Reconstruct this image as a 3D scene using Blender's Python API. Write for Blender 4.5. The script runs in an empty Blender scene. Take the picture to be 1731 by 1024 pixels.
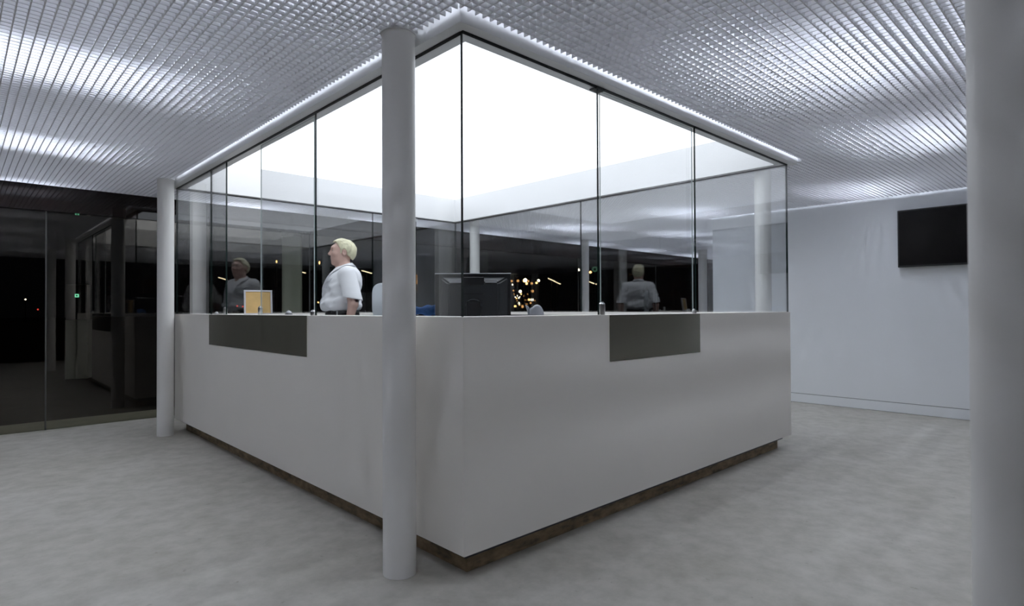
import bpy, bmesh, math, random
import numpy as np
from mathutils import Vector, Matrix

random.seed(7)
S = bpy.context.scene
COL = S.collection

# ------------------------------------------------------------------ camera
F_PX, YAW, PITCH, ROLL = 993.97, math.radians(46.482), math.radians(0.606), math.radians(-0.246)
CAM = Vector((-1.5269, -1.9014, 1.13))
fwd = Vector((math.cos(YAW) * math.cos(PITCH), math.sin(YAW) * math.cos(PITCH), math.sin(PITCH)))
rgt = fwd.cross(Vector((0, 0, 1))).normalized()
upv = rgt.cross(fwd)
r2 = rgt * math.cos(ROLL) + upv * math.sin(ROLL)
u2 = -rgt * math.sin(ROLL) + upv * math.cos(ROLL)
cd = bpy.data.cameras.new('camera')
cam = bpy.data.objects.new('camera', cd)
COL.objects.link(cam)
cam.matrix_world = Matrix(((r2.x, u2.x, -fwd.x, CAM.x), (r2.y, u2.y, -fwd.y, CAM.y), (r2.z, u2.z, -fwd.z, CAM.z), (0, 0, 0, 1)))
cd.sensor_width = 36.0
cd.sensor_fit = 'HORIZONTAL'
cd.lens = F_PX / 1731 * 36.0
cd.clip_start = 0.05
cd.clip_end = 400
cd.dof.use_dof = True
cd.dof.focus_distance = 3.6
cd.dof.aperture_fstop = 3.2
S.camera = cam

# ------------------------------------------------------------------ world, exposure
w = bpy.data.worlds.new('night')
S.world = w
w.use_nodes = True
w.node_tree.nodes['Background'].inputs['Color'].default_value = (0.10, 0.11, 0.14, 1)
w.node_tree.nodes['Background'].inputs['Strength'].default_value = 0.008
S.view_settings.view_transform = 'Standard'
S.view_settings.look = 'None'
S.view_settings.exposure = 0.0
S.view_settings.gamma = 1.0
S.view_settings.use_curve_mapping = False
try:
    S.cycles.transparent_max_bounces = 24
    S.cycles.max_bounces = 10
    S.cycles.diffuse_bounces = 5
    S.cycles.glossy_bounces = 6
    S.cycles.use_denoising = True
    S.cycles.caustics_reflective = False
    S.cycles.caustics_refractive = False
    S.cycles.sample_clamp_indirect = 6.0
except Exception:
    pass

# light levels
LUMINOUS = 2.35          # radiance of the luminous booth ceiling
LAMP_W = 39.0           # watts of each lamp above the louvre
LAMP_COL = (0.80, 0.865, 1.0)

# ------------------------------------------------------------------ materials
def new_mat(name):
    m = bpy.data.materials.new(name)
    m.use_nodes = True
    nt = m.node_tree
    for n in list(nt.nodes):
        nt.nodes.remove(n)
    out = nt.nodes.new('ShaderNodeOutputMaterial')
    return m, nt, out

def mat(name, col, rough=0.5, metal=0.0, var=0.0, scale=8.0, bump=0.0, bscale=60.0, spec=0.5, stretch=(1, 1, 1)):
    m, nt, out = new_mat(name)
    b = nt.nodes.new('ShaderNodeBsdfPrincipled')
    b.inputs['Roughness'].default_value = rough
    b.inputs['Metallic'].default_value = metal
    b.inputs['Specular IOR Level'].default_value = spec
    nt.links.new(b.outputs[0], out.inputs[0])
    tc = nt.nodes.new('ShaderNodeTexCoord')
    mp = nt.nodes.new('ShaderNodeMapping')
    mp.inputs['Scale'].default_value = stretch
    nt.links.new(tc.outputs['Object'], mp.inputs[0])
    nz = nt.nodes.new('ShaderNodeTexNoise')
    nz.inputs['Scale'].default_value = scale
    nz.inputs['Detail'].default_value = 5
    nt.links.new(mp.outputs[0], nz.inputs['Vector'])
    cr = nt.nodes.new('ShaderNodeValToRGB')
    cr.color_ramp.elements[0].position = 0.3
    cr.color_ramp.elements[1].position = 0.7
    lo = [max(0, c * (1 - var)) for c in col]
    hi = [min(1, c * (1 + var)) for c in col]
    cr.color_ramp.elements[0].color = (*lo, 1)
    cr.color_ramp.elements[1].color = (*hi, 1)
    nt.links.new(nz.outputs['Fac'], cr.inputs[0])
    nt.links.new(cr.outputs[0], b.inputs['Base Color'])
    if bump > 0:
        n2 = nt.nodes.new('ShaderNodeTexNoise')
        n2.inputs['Scale'].default_value = bscale
        n2.inputs['Detail'].default_value = 3
        nt.links.new(mp.outputs[0], n2.inputs['Vector'])
        bp = nt.nodes.new('ShaderNodeBump')
        bp.inputs['Strength'].default_value = bump
        bp.inputs['Distance'].default_value = 0.01
        nt.links.new(n2.outputs['Fac'], bp.inputs['Height'])
        nt.links.new(bp.outputs[0], b.inputs['Normal'])
    return m

def emit(name, col, strength):
    m, nt, out = new_mat(name)
    e = nt.nodes.new('ShaderNodeEmission')
    e.inputs[0].default_value = (*col, 1)
    e.inputs[1].default_value = strength
    nt.links.new(e.outputs[0], out.inputs[0])
    return m

def glass(name, tint, f0, refl=(1, 1, 1)):
    """flat pane: see-through with a mirror image that grows towards grazing angles"""
    m, nt, out = new_mat(name)
    tr = nt.nodes.new('ShaderNodeBsdfTransparent')
    tr.inputs[0].default_value = (*tint, 1)
    gl = nt.nodes.new('ShaderNodeBsdfGlossy')
    gl.inputs['Color'].default_value = (*refl, 1)
    gl.inputs['Roughness'].default_value = 0.0
    lw = nt.nodes.new('ShaderNodeLayerWeight')
    lw.inputs['Blend'].default_value = 0.5      # facing = 1 - |cos|
    pw = nt.nodes.new('ShaderNodeMath'); pw.operation = 'POWER'
    pw.inputs[1].default_value = 5.0
    nt.links.new(lw.outputs['Facing'], pw.inputs[0])
    ma = nt.nodes.new('ShaderNodeMath'); ma.operation = 'MULTIPLY_ADD'
    ma.inputs[1].default_value = 1 - f0
    ma.inputs[2].default_value = f0
    nt.links.new(pw.outputs[0], ma.inputs[0])
    mx = nt.nodes.new('ShaderNodeMixShader')
    nt.links.new(ma.outputs[0], mx.inputs[0])
    nt.links.new(tr.outputs[0], mx.inputs[1])
    nt.links.new(gl.outputs[0], mx.inputs[2])
    nt.links.new(mx.outputs[0], out.inputs[0])
    return m

def concrete(name):
    m, nt, out = new_mat(name)
    b = nt.nodes.new('ShaderNodeBsdfPrincipled')
    b.inputs['Roughness'].default_value = 0.55
    b.inputs['Specular IOR Level'].default_value = 0.35
    nt.links.new(b.outputs[0], out.inputs[0])
    tc = nt.nodes.new('ShaderNodeTexCoord')
    n1 = nt.nodes.new('ShaderNodeTexNoise'); n1.inputs['Scale'].default_value = 1.3; n1.inputs['Detail'].default_value = 6; n1.inputs['Distortion'].default_value = 0.6
    n2 = nt.nodes.new('ShaderNodeTexNoise'); n2.inputs['Scale'].default_value = 9.0; n2.inputs['Detail'].default_value = 8; n2.inputs['Roughness'].default_value = 0.65
    n3 = nt.nodes.new('ShaderNodeTexNoise'); n3.inputs['Scale'].default_value = 26.0; n3.inputs['Detail'].default_value = 2
    for n in (n1, n2, n3):
        nt.links.new(tc.outputs['Object'], n.inputs['Vector'])
    c1 = nt.nodes.new('ShaderNodeValToRGB')
    c1.color_ramp.elements[0].position = 0.32; c1.color_ramp.elements[0].color = (0.41, 0.39, 0.34, 1)
    c1.color_ramp.elements[1].position = 0.68; c1.color_ramp.elements[1].color = (0.485, 0.465, 0.42, 1)
    nt.links.new(n1.outputs['Fac'], c1.inputs[0])
    c2 = nt.nodes.new('ShaderNodeValToRGB')
    c2.color_ramp.elements[0].position = 0.34; c2.color_ramp.elements[0].color = (0.80, 0.79, 0.77, 1)
    c2.color_ramp.elements[1].position = 0.62; c2.color_ramp.elements[1].color = (1, 1, 1, 1)
    nt.links.new(n2.outputs['Fac'], c2.inputs[0])
    c3 = nt.nodes.new('ShaderNodeValToRGB')
    c3.color_ramp.elements[0].position = 0.22; c3.color_ramp.elements[0].color = (0.6, 0.58, 0.54, 1)
    c3.color_ramp.elements[1].position = 0.30; c3.color_ramp.elements[1].color = (1, 1, 1, 1)
    nt.links.new(n3.outputs['Fac'], c3.inputs[0])
    a = nt.nodes.new('ShaderNodeMix'); a.data_type = 'RGBA'; a.blend_type = 'MULTIPLY'; a.inputs[0].default_value = 1
    nt.links.new(c1.outputs[0], a.inputs[6]); nt.links.new(c2.outputs[0], a.inputs[7])
    a2 = nt.nodes.new('ShaderNodeMix'); a2.data_type = 'RGBA'; a2.blend_type = 'MULTIPLY'; a2.inputs[0].default_value = 0.6
    nt.links.new(a.outputs[2], a2.inputs[6]); nt.links.new(c3.outputs[0], a2.inputs[7])
    nt.links.new(a2.outputs[2], b.inputs['Base Color'])
    bp = nt.nodes.new('ShaderNodeBump'); bp.inputs['Strength'].default_value = 0.08; bp.inputs['Distance'].default_value = 0.01
    nt.links.new(n2.outputs['Fac'], bp.inputs['Height']); nt.links.new(bp.outputs[0], b.inputs['Normal'])
    return m

M = {}
M['matte'] = mat('matte_white', (0.78, 0.80, 0.82), 0.9, var=0.01, scale=2, spec=0.0)
M['white'] = mat('white_lacquer', (0.84, 0.84, 0.84), 0.5, var=0.01, scale=2)
M['counter'] = mat('counter_white', (0.91, 0.875, 0.82), 0.75, var=0.012, scale=1.5, spec=0.06)
M['wall'] = mat('wall_paint', (0.88, 0.90, 0.92), 0.6, var=0.01, scale=2, bump=0.03, bscale=200)
M['column'] = mat('column_paint', (0.90, 0.885, 0.86), 0.45, var=0.015, scale=3)
M['blade'] = mat('louvre_white', (0.80, 0.80, 0.82), 0.85, var=0.01, scale=3, spec=0.1)
M['slab'] = mat('plenum_white', (0.72, 0.72, 0.72), 0.8, var=0.03, scale=2)
M['floor'] = concrete('polished_concrete')
M['plinth'] = mat('brown_plinth', (0.24, 0.175, 0.105), 0.6, var=0.55, scale=14, stretch=(1, 1, 2.5), bump=0.1, bscale=40)
M['header'] = mat('dark_brown_header', (0.010, 0.006, 0.005), 0.03, var=0.2, scale=2, spec=0.4)
M['darkwall'] = mat('dark_lining', (0.030, 0.015, 0.011), 0.9, var=0.2, scale=2, spec=0.0)
M['glass'] = glass('clear_glass', (0.978, 0.986, 0.990), 0.062)
M['glazing'] = glass('tinted_glazing', (0.83, 0.82, 0.78), 0.042, (1.0, 0.94, 0.89))
M['edge'] = mat('glass_edge', (0.012, 0.022, 0.020), 0.15, var=0.1)
M['pale_edge'] = mat('pale_glass_edge', (0.50, 0.57, 0.56), 0.25, var=0.05)
M['seal'] = mat('silicone_joint', (0.07, 0.07, 0.065), 0.5, var=0.05)
M['channel'] = mat('dark_channel', (0.012, 0.014, 0.015), 0.4, var=0.1)
M['plate'] = mat('smoked_metal_plate', (0.46, 0.45, 0.37), 0.24, metal=0.75, var=0.05, scale=3)
M['steel'] = mat('brushed_steel', (0.55, 0.55, 0.55), 0.3, metal=1.0, var=0.06, scale=40)
M['diffuser'] = emit('luminous_ceiling', (0.88, 0.93, 1.0), LUMINOUS)
M['black'] = mat('black_plastic', (0.014, 0.015, 0.017), 0.32, var=0.1)
M['dark'] = mat('dark_grey_plastic', (0.045, 0.05, 0.055), 0.35, var=0.08)
M['silver'] = mat('silver_plastic', (0.45, 0.46, 0.48), 0.35, metal=0.6, var=0.03)
M['screen'] = mat('screen_glass', (0.006, 0.005, 0.005), 0.2, var=0.1, spec=0.15)
M['asphalt'] = mat('night_asphalt', (0.022, 0.016, 0.011), 0.9, var=0.25, scale=5)
M['kerb'] = mat('pale_kerb', (0.38, 0.38, 0.31), 0.8, var=0.1, scale=6)

# ------------------------------------------------------------------ mesh helpers
def finish(name, bm, m, parent=None, smooth=False):
    bmesh.ops.recalc_face_normals(bm, faces=bm.faces)
    me = bpy.data.meshes.new(name)
    bm.to_mesh(me)
    bm.free()
    return link(name, me, m, parent, smooth)

def link(name, me, m, parent=None, smooth=False):
    for x in (m if isinstance(m, (list, tuple)) else [m]):
        me.materials.append(x)
    if smooth:
        me.polygons.foreach_set('use_smooth', [True] * len(me.polygons))
    o = bpy.data.objects.new(name, me)
    COL.objects.link(o)
    o.parent = parent
    return o

def box(bm, x0, x1, y0, y1, z0, z1, bevel=0.0, mi=0):
    vs = [bm.verts.new(p) for p in ((x0, y0, z0), (x1, y0, z0), (x1, y1, z0), (x0, y1, z0), (x0, y0, z1), (x1, y0, z1), (x1, y1, z1), (x0, y1, z1))]
    fs = [bm.faces.new([vs[i] for i in q]) for q in ((0, 3, 2, 1), (4, 5, 6, 7), (0, 1, 5, 4), (1, 2, 6, 5), (2, 3, 7, 6), (3, 0, 4, 7))]
    for f in fs:
        f.material_index = mi
    if bevel > 0:
        es = list({e for f in fs for e in f.edges})
        bmesh.ops.bevel(bm, geom=es, offset=bevel, segments=2, profile=0.6, affect='EDGES')
    return fs

def mbox(name, dims, m, parent=None, bevel=0.0):
    bm = bmesh.new()
    box(bm, *dims, bevel=bevel)
    return finish(name, bm, m, parent)

def lathe(bm, prof, seg=32, cx=0, cy=0, cap=True):
    rings = []
    for r, z in prof:
        rings.append([bm.verts.new((cx + r * math.cos(2 * math.pi * k / seg), cy + r * math.sin(2 * math.pi * k / seg), z)) for k in range(seg)])
    for a, b in zip(rings, rings[1:]):
        for k in range(seg):
            bm.faces.new((a[k], a[(k + 1) % seg], b[(k + 1) % seg], b[k]))
    if cap:
        bm.faces.new(rings[0][::-1])
        bm.faces.new(rings[-1])

def prism(bm, poly, z0, z1):
    a = [bm.verts.new((x, y, z0)) for x, y in poly]
    b = [bm.verts.new((x, y, z1)) for x, y in poly]
    n = len(poly)
    bm.faces.new(a[::-1]); bm.faces.new(b)
    for k in range(n):
        bm.faces.new((a[k], a[(k + 1) % n], b[(k + 1) % n], b[k]))

def tag(o, label=None, cat=None, group=None, kind=None):
    if label: o['label'] = label
    if cat: o['category'] = cat
    if group: o['group'] = group
    if kind: o['kind'] = kind
    return o

def empty(name, loc=(0, 0, 0), rz=0.0):
    o = bpy.data.objects.new(name, None)
    o.empty_display_size = 0.1
    COL.objects.link(o)
    o.location = loc
    o.rotation_euler = (0, 0, rz)
    return o

def smooth_by_angle(o, deg=35):
    me = o.data
    me.polygons.foreach_set('use_smooth', [True] * len(me.polygons))
    try:
        me.set_sharp_from_angle(angle=math.radians(deg))
    except Exception:
        pass

def px_dir(x, y):
    return fwd + r2 * ((x - 865.5) / F_PX) - u2 * ((y - 512) / F_PX)

def at_x(x, y, X):
    d = px_dir(x, y)
    return CAM + d * ((X - CAM.x) / d.x)

def at_z(x, y, Z):
    d = px_dir(x, y)
    return CAM + d * ((Z - CAM.z) / d.z)

def at_d(x, y, D):
    return CAM + px_dir(x, y) * D

def at_y(x, y, Y):
    d = px_dir(x, y)
    return CAM + d * ((Y - CAM.y) / d.y)

# ------------------------------------------------------------------ dimensions
WD, LD = 3.384, 4.369            # booth plan
ZT, ZB = 1.098, 0.109            # counter top / underside
ZG = 2.294                       # top of the glass
ZL = 2.325                       # underside of the louvre
GI = 0.013                       # glass line behind counter face
RK = 0.079                       # plinth recess
YG = 5.21                        # glazing plane
XW, YW, YV = 5.82, 1.94, -2.0     # right wall face and where it ends
X0, X1, Y0 = -4.6, 13.0, -4.6    # outer bounds of the hall
ZS = 3.0                         # slab above the louvre

# ------------------------------------------------------------------ the shell
tag(mbox('floor', (X0, X1, Y0, YG, -0.12, 0.0), M['floor']), kind='structure')
wr = tag(mbox('wall_right', (XW, XW + 2.6, YV, YW, 0.112, ZS), M['wall']), kind='structure')
mbox('base_reveal', (XW + 0.012, XW + 2.59, YV + 0.012, YW - 0.012, 0.0, 0.114), M['channel'], wr)
tag(mbox('baseboard_right', (XW + 0.001, XW + 2.6, YV, YW, 0.004, 0.106), M['wall']), kind='structure')
tag(mbox('wall_back', (X0, X1, Y0 - 0.1, Y0, -0.12, ZS), M['darkwall']), kind='structure')
tag(mbox('wall_left', (X0 - 0.1, X0, Y0 - 0.1, YG + 0.1, -0.12, ZS), M['darkwall']), kind='structure')
tag(mbox('wall_end', (X1, X1 + 0.1, Y0 - 0.1, YG + 0.1, -0.12, ZS), M['darkwall']), kind='structure')
tag(mbox('slab', (X0 - 0.1, X1 + 0.1, Y0 - 0.1, YG + 0.1, ZS, ZS + 0.15), M['slab']), kind='structure')

# glazed front to the night: panes, joints, dark header
win = tag(mbox('window_1', (X0, X1, YG - 0.02, YG + 0.10, 2.085, ZS), M['header']), kind='structure')
tag(win, label='dark glazed front with a brown header above its panes')
joints = [X0] + [-0.89 + 2.61 * k for k in range(-1, 6)] + [X1]
def pane(name, axis, pos, a0, a1, z0, z1, parent, m='glass', t=0.012, edge='edge'):
    bm = bmesh.new()
    if axis == 'x':                                     # pane runs along X at y = pos
        fs = box(bm, a0, a1, pos - t / 2, pos + t / 2, z0, z1)
        for f in fs: f.normal_update(); f.material_index = 0 if abs(f.normal.y) > 0.9 else 1
    else:
        fs = box(bm, pos - t / 2, pos + t / 2, a0, a1, z0, z1)
        for f in fs: f.normal_update(); f.material_index = 0 if abs(f.normal.x) > 0.9 else 1
    return finish(name, bm, [M[m], M[edge]], parent)
for a, b in zip(joints, joints[1:]):
    pane('glazing_pane', 'x', YG + 0.012, a + 0.006, b - 0.006, 0.004, 2.085, win, 'glazing')
for x in joints[1:-1]:
    mbox('glazing_joint', (x - 0.006, x + 0.006, YG + 0.004, YG + 0.020, 0.0, 2.085), M['seal'], win)

# ------------------------------------------------------------------ louvre ceiling
ceil_ = bpy.data.objects.new('ceiling', None)
COL.objects.link(ceil_)
tag(ceil_, kind='structure', label='white square-celled louvre ceiling')
PITCH_L, HB, TB = 0.040, 0.027, 0.005
OX0, OX1, OY0, OY1 = -0.078, WD + 0.078, -0.078, LD + 0.078   # hole for the booth
segs = []                                        # (axis, pos, a0, a1)
k0 = math.ceil((Y0 + 0.01) / PITCH_L)
yy = [k * PITCH_L + 0.012 for k in range(k0, int((YG - 0.03) / PITCH_L) + 1)]
xx = [k * PITCH_L + 0.006 for k in range(math.ceil((X0 + 0.01) / PITCH_L), int((X1 - 0.02) / PITCH_L) + 1)]
def cut(spans, lo, hi):
    r = []
    for a, b in spans:
        if hi <= a or lo >= b: r.append((a, b)); continue
        if lo > a: r.append((a, lo))
        if hi < b: r.append((hi, b))
    return r
for y in yy:
    sp = [(X0, X1)]
    if OY0 < y < OY1: sp = cut(sp, OX0, OX1)
    if YV - 0.05 < y < YW + 0.05: sp = cut(sp, XW - 0.035, XW + 2.65)
    segs += [('x', y, a, b) for a, b in sp]
for x in xx:
    sp = [(Y0, YG - 0.02)]
    if OX0 < x < OX1: sp = cut(sp, OY0, OY1)
    if XW - 0.05 < x < XW + 2.65: sp = cut(sp, YV - 0.05, YW + 0.05)
    segs += [('y', x, a, b) for a, b in sp]
def rank(s):
    ax, p, a, b = s
    if ax == 'x':
        ok = p > -1.55 and a < 1.0
        return (p - CAM.y) if ok else 99
    ok = p > -1.45 and a < -1.0
    return (p - CAM.x) if ok else 99
segs.sort(key=rank)
bmu = bmesh.new(); box(bmu, -0.5, 0.5, -0.5, 0.5, 0, 1)
blade_me = bpy.data.meshes.new('louvre_blade'); bmu.to_mesh(blade_me); bmu.free()
blade_me.materials.append(M['blade'])
for ax, p, a, b in segs[:300]:
    o = bpy.data.objects.new('louvre_blade', blade_me)
    COL.objects.link(o); o.parent = ceil_
    if ax == 'x':
        o.location = ((a + b) / 2, p, ZL); o.scale = (b - a, TB, HB)
    else:
        o.location = (p, (a + b) / 2, ZL + 0.0004); o.scale = (TB, b - a, HB)
bm = bmesh.new()
for ax, p, a, b in segs[300:]:
    if ax == 'x': box(bm, a, b, p - TB / 2, p + TB / 2, ZL, ZL + HB)
    else: box(bm, p - TB / 2, p + TB / 2, a, b, ZL + 0.0004, ZL + HB + 0.0004)
tag(finish('louvre_blades', bm, M['blade'], ceil_), kind='stuff')

# short tube lamps hung above the louvre, all along X
lamp_xy = []
for y in (-0.48, 1.35, 3.16, 4.95):
    lamp_xy += [(-1.2, y), (-3.0, y)]
lamp_xy += [(1.35, -0.98), (3.15, -0.98), (-0.3, -2.5), (1.4, -2.8), (3.2, -2.8)]  # outer row's left pair: extra lamps added to brighten the counter front
lamp_xy += [(5.0, -0.1), (5.0, 1.72), (5.0, 3.54), (5.0, -1.92)]
lamp_xy += [(0.9, 4.85), (2.75, 4.85), (4.6, 4.95), (6.8, 2.9), (6.8, 4.85), (8.6, 2.9), (8.6, 4.85), (10.4, 2.9), (10.4, 4.85), (12.1, 2.9), (12.1, 4.85)]
TL, TRAD = 0.9, 0.015
M['tube'] = emit('tube_glow', LAMP_COL, LAMP_W / (math.pi * 2 * math.pi * TRAD * TL))
def tube_mesh():
    bm = bmesh.new()
    lathe(bm, [(TRAD, -TL / 2), (TRAD, TL / 2)], 8)
    bmesh.ops.rotate(bm, verts=bm.verts, cent=(0, 0, 0), matrix=Matrix.Rotation(math.pi / 2, 3, 'Y'))
    bmesh.ops.translate(bm, verts=bm.verts, vec=(0, 0, -0.075))
    bmesh.ops.recalc_face_normals(bm, faces=bm.faces)
    me = bpy.data.meshes.new('tube'); bm.to_mesh(me); bm.free(); me.materials.append(M['tube'])
    bm = bmesh.new()
    box(bm, -TL / 2 - 0.03, TL / 2 + 0.03, -0.03, 0.03, -0.03, 0.02)
    box(bm, -TL / 2 - 0.03, -TL / 2 - 0.002, -0.016, 0.016, -0.095, -0.03); box(bm, TL / 2 + 0.002, TL / 2 + 0.03, -0.016, 0.016, -0.095, -0.03)
    box(bm, -0.3, -0.29, -0.005, 0.005, 0.02, 0.185); box(bm, 0.29, 0.30, -0.005, 0.005, 0.02, 0.185)
    mb = bpy.data.meshes.new('batten'); bm.to_mesh(mb); bm.free(); mb.materials.append(M['white'])
    return me, mb
tube_me, batten_me = tube_mesh()
for (x, y) in lamp_xy:
    root = empty('tube_lamp', (x, y, 2.815))
    tag(root, 'short white tube lamp hung above the louvre', 'lamp', 'tube lamps above the louvre ceiling')
    for n, me in (('tube', tube_me), ('batten', batten_me)):
        o = bpy.data.objects.new(n, me); COL.objects.link(o); o.parent = root

# ------------------------------------------------------------------ booth head: trim, fascia, luminous ceiling
SI = 0.082
def ring(bm, o0, i0, z0, z1):
    """rectangular ring between outset o0 (outer, negative = outwards) and inset i0"""
    box(bm, o0, WD - o0, o0, i0, z0, z1); box(bm, o0, WD - o0, LD - i0, LD - o0, z0, z1)
    box(bm, o0, i0, i0, LD - i0, z0, z1); box(bm, WD - i0, WD - o0, i0, LD - i0, z0, z1)
TR = 0.046
for k, d in enumerate(((-TR, WD + TR, -TR, SI), (-TR, WD + TR, LD - SI, LD + TR), (-TR, SI, SI, LD - SI), (WD - SI, WD + TR, SI, LD - SI))):
    tag(mbox('trim_%d' % (k + 1), (*d, ZG + 0.0, 2.385), M['white']), kind='structure')
lc = empty('luminous_ceiling', (WD / 2, LD / 2, 2.385))
tag(lc, 'glowing white ceiling panel recessed above the glass booth', 'ceiling light')
def lbox(name, x0, x1, y0, y1, z0, z1, m, parent, bevel=0.0):
    l = parent.location
    return mbox(name, (x0 - l.x, x1 - l.x, y0 - l.y, y1 - l.y, z0 - l.z, z1 - l.z), m, parent, bevel)
ZP = 2.592
lbox('fascia', 0.0, WD, SI - 0.02, SI, 2.385, ZP + 0.03, M['white'], lc)
lbox('fascia', 0.0, WD, LD - SI, LD - SI + 0.02, 2.385, ZP + 0.03, M['white'], lc)
lbox('fascia', SI - 0.02, SI, SI, LD - SI, 2.385, ZP + 0.03, M['white'], lc)
lbox('fascia', WD - SI, WD - SI + 0.02, SI, LD - SI, 2.385, ZP + 0.03, M['white'], lc)
lbox('diffuser', SI, WD - SI, SI, LD - SI, ZP, ZP + 0.004, M['diffuser'], lc)
lbox('lid', 0.0, WD, 0.0, LD, ZP + 0.03, ZP + 0.05, M['white'], lc)  # unseen cover added to keep the diffuser from lighting the plenum

# ------------------------------------------------------------------ glass screens of the booth
def screen(label, axis, pos, spans, z0=ZT + 0.001, z1=ZG - 0.006):
    mid = (spans[0][0] + spans[-1][1]) / 2
    root = empty('glass_screen', (mid, pos, ZT) if axis == 'x' else (pos, mid, ZT))
    tag(root, label, 'glass screen', 'glass screens around the booth')
    l = root.location
    for a, b, off in spans:
        if axis == 'x': pane('glass_pane', 'x', off, a - l.x, b - l.x, z0 - l.z, z1 - l.z, root, edge='pale_edge' if off else 'edge', t=0.007 if off else 0.012)
        else: pane('glass_pane', 'y', off, a - l.y, b - l.y, z0 - l.z, z1 - l.z, root, edge='pale_edge' if off else 'edge', t=0.007 if off else 0.012)
    a, b = spans[0][0], spans[-1][1]
    if axis == 'x': lbox('head_channel', a, b, pos - 0.008, pos + 0.008, ZG - 0.006, ZG + 0.0, M['channel'], root)
    else: lbox('head_channel', pos - 0.008, pos + 0.008, a, b, ZG - 0.006, ZG + 0.0, M['channel'], root)
    return root
e = 0.004
front = screen('clear glass screen with a sliding pane on the counter side facing right', 'x', GI, [(GI - 0.006, 0.913, 0), (0.962, 1.915, 0.024), (1.906, WD - GI - e, 0)])
left = screen('clear glass screen above the long counter side with the framed board', 'y', GI, [(GI + 0.008, 1.39, 0), (1.46, 2.30, 0.024), (2.948, 3.318, 0), (3.326, LD - GI - e, 0)])
backs = screen('clear glass screen on the rear counter side beside the dark glazing', 'x', LD - GI, [(GI + 0.008, 2.11, 0), (2.118, 2.73, 0), (2.738, WD - GI - 0.008, 0)])
right = screen('clear glass screen on the far counter side facing the white wall', 'y', WD - GI, [(GI + 0.008, 2.17, 0), (2.178, LD - GI - 0.008, 0)])
# steel shoes and top brackets at the joints
def clamp(root, x, y, z=ZT, r=0.016, h=0.062):
    bm = bmesh.new()
    lathe(bm, [(r * 0.9, 0), (r, 0.004), (r, h - 0.012), (r * 0.82, h - 0.008), (r * 0.55, h - 0.004), (r * 0.5, h)], 20)
    o = finish('steel_shoe', bm, M['steel'], root); smooth_by_angle(o)
    o.location = Vector((x, y, z + 0.001)) - root.location
    return o
clamp(front, 0.940, 0.012, r=0.017, h=0.068); clamp(front, 1.890, 0.016, h=0.03, r=0.012)
clamp(left, 0.085, at_x(440, 520, 0.085).y); clamp(left, 0.085, at_x(381, 520, 0.085).y, h=0.06)
clamp(left, 0.05, at_x(366, 520, 0.05).y, h=0.022, r=0.016); clamp(left, 0.012, 1.425, h=0.034, r=0.016)
lbox('top_bracket', 0.895, 0.965, 0.0, 0.05, ZG - 0.014, ZG - 0.007, M['channel'], front)
lbox('top_bracket', 2.66, 2.735, LD - 0.045, LD - 0.021, ZG - 0.05, ZG - 0.007, M['silver'], backs)

# ------------------------------------------------------------------ counter
ctr = empty('reception_counter', (WD / 2, LD / 2, 0))
tag(ctr, 'white square reception counter on a recessed brown plinth', 'counter')
T = 0.05
def poly_part(name, poly, z0, z1, m, bevel=0.0):
    l = ctr.location
    bm = bmesh.new(); prism(bm, [(x - l.x, y - l.y) for x, y in poly], z0, z1)
    if bevel: bmesh.ops.bevel(bm, geom=list(bm.edges), offset=bevel, segments=2, affect='EDGES')
    return finish(name, bm, m, ctr)
# mitred side panels
for P in ([(0, 0), (WD, 0), (WD - T, T), (T, T)], [(0, LD), (T, LD - T), (WD - T, LD - T), (WD, LD)],
          [(0, 0), (T, T), (T, LD - T), (0, LD)], [(WD, 0), (WD, LD), (WD - T, LD - T), (WD - T, T)]):
    poly_part('side_panel', P, ZB, ZT, M['counter'], 0.0012)
D = 0.24
for P in ([(T, T), (WD - T, T), (WD - D, D), (D, D)], [(T, LD - T), (D, LD - D), (WD - D, LD - D), (WD - T, LD - T)],
          [(T, T), (D, D), (D, LD - D), (T, LD - T)], [(WD - T, T), (WD - T, LD - T), (WD - D, LD - D), (WD - D, D)]):
    poly_part('counter_top', P, ZT - 0.0298, ZT - 0.0004, M['counter'])
for P in ([(RK, RK), (WD - RK, RK), (WD - RK - T, RK + T), (RK + T, RK + T)], [(RK, LD - RK), (RK + T, LD - RK - T), (WD - RK - T, LD - RK - T), (WD - RK, LD - RK)],
          [(RK, RK), (RK + T, RK + T), (RK + T, LD - RK - T), (RK, LD - RK)], [(WD - RK, RK), (WD - RK, LD - RK), (WD - RK - T, LD - RK - T), (WD - RK - T, RK + T)]):
    poly_part('plinth', P, 0.0, ZB, M['plinth'])
for d in ((T, WD - T, T, T + 0.01), (T, WD - T, LD - T - 0.01, LD - T), (T, T + 0.01, T + 0.01, LD - T - 0.01), (WD - T - 0.01, WD - T, T + 0.01, LD - T - 0.01)):
    lbox('inner_lining', *d, 0.10, ZT - 0.031, M['dark'], ctr)
lbox('platform', T, WD - T, T, LD - T, 0.075, 0.10, M['dark'], ctr)
pl = lbox('inset_plate', 0.988, 1.932, -0.003, 0.02, 0.851, ZT - 0.001, M['plate'], ctr); pl['label'] = 'dark reflective metal plate'
pl = lbox('inset_plate', -0.003, 0.02, 1.481, 3.325, 0.851, ZT - 0.001, M['plate'], ctr); pl['label'] = 'dark reflective metal plate'

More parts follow.
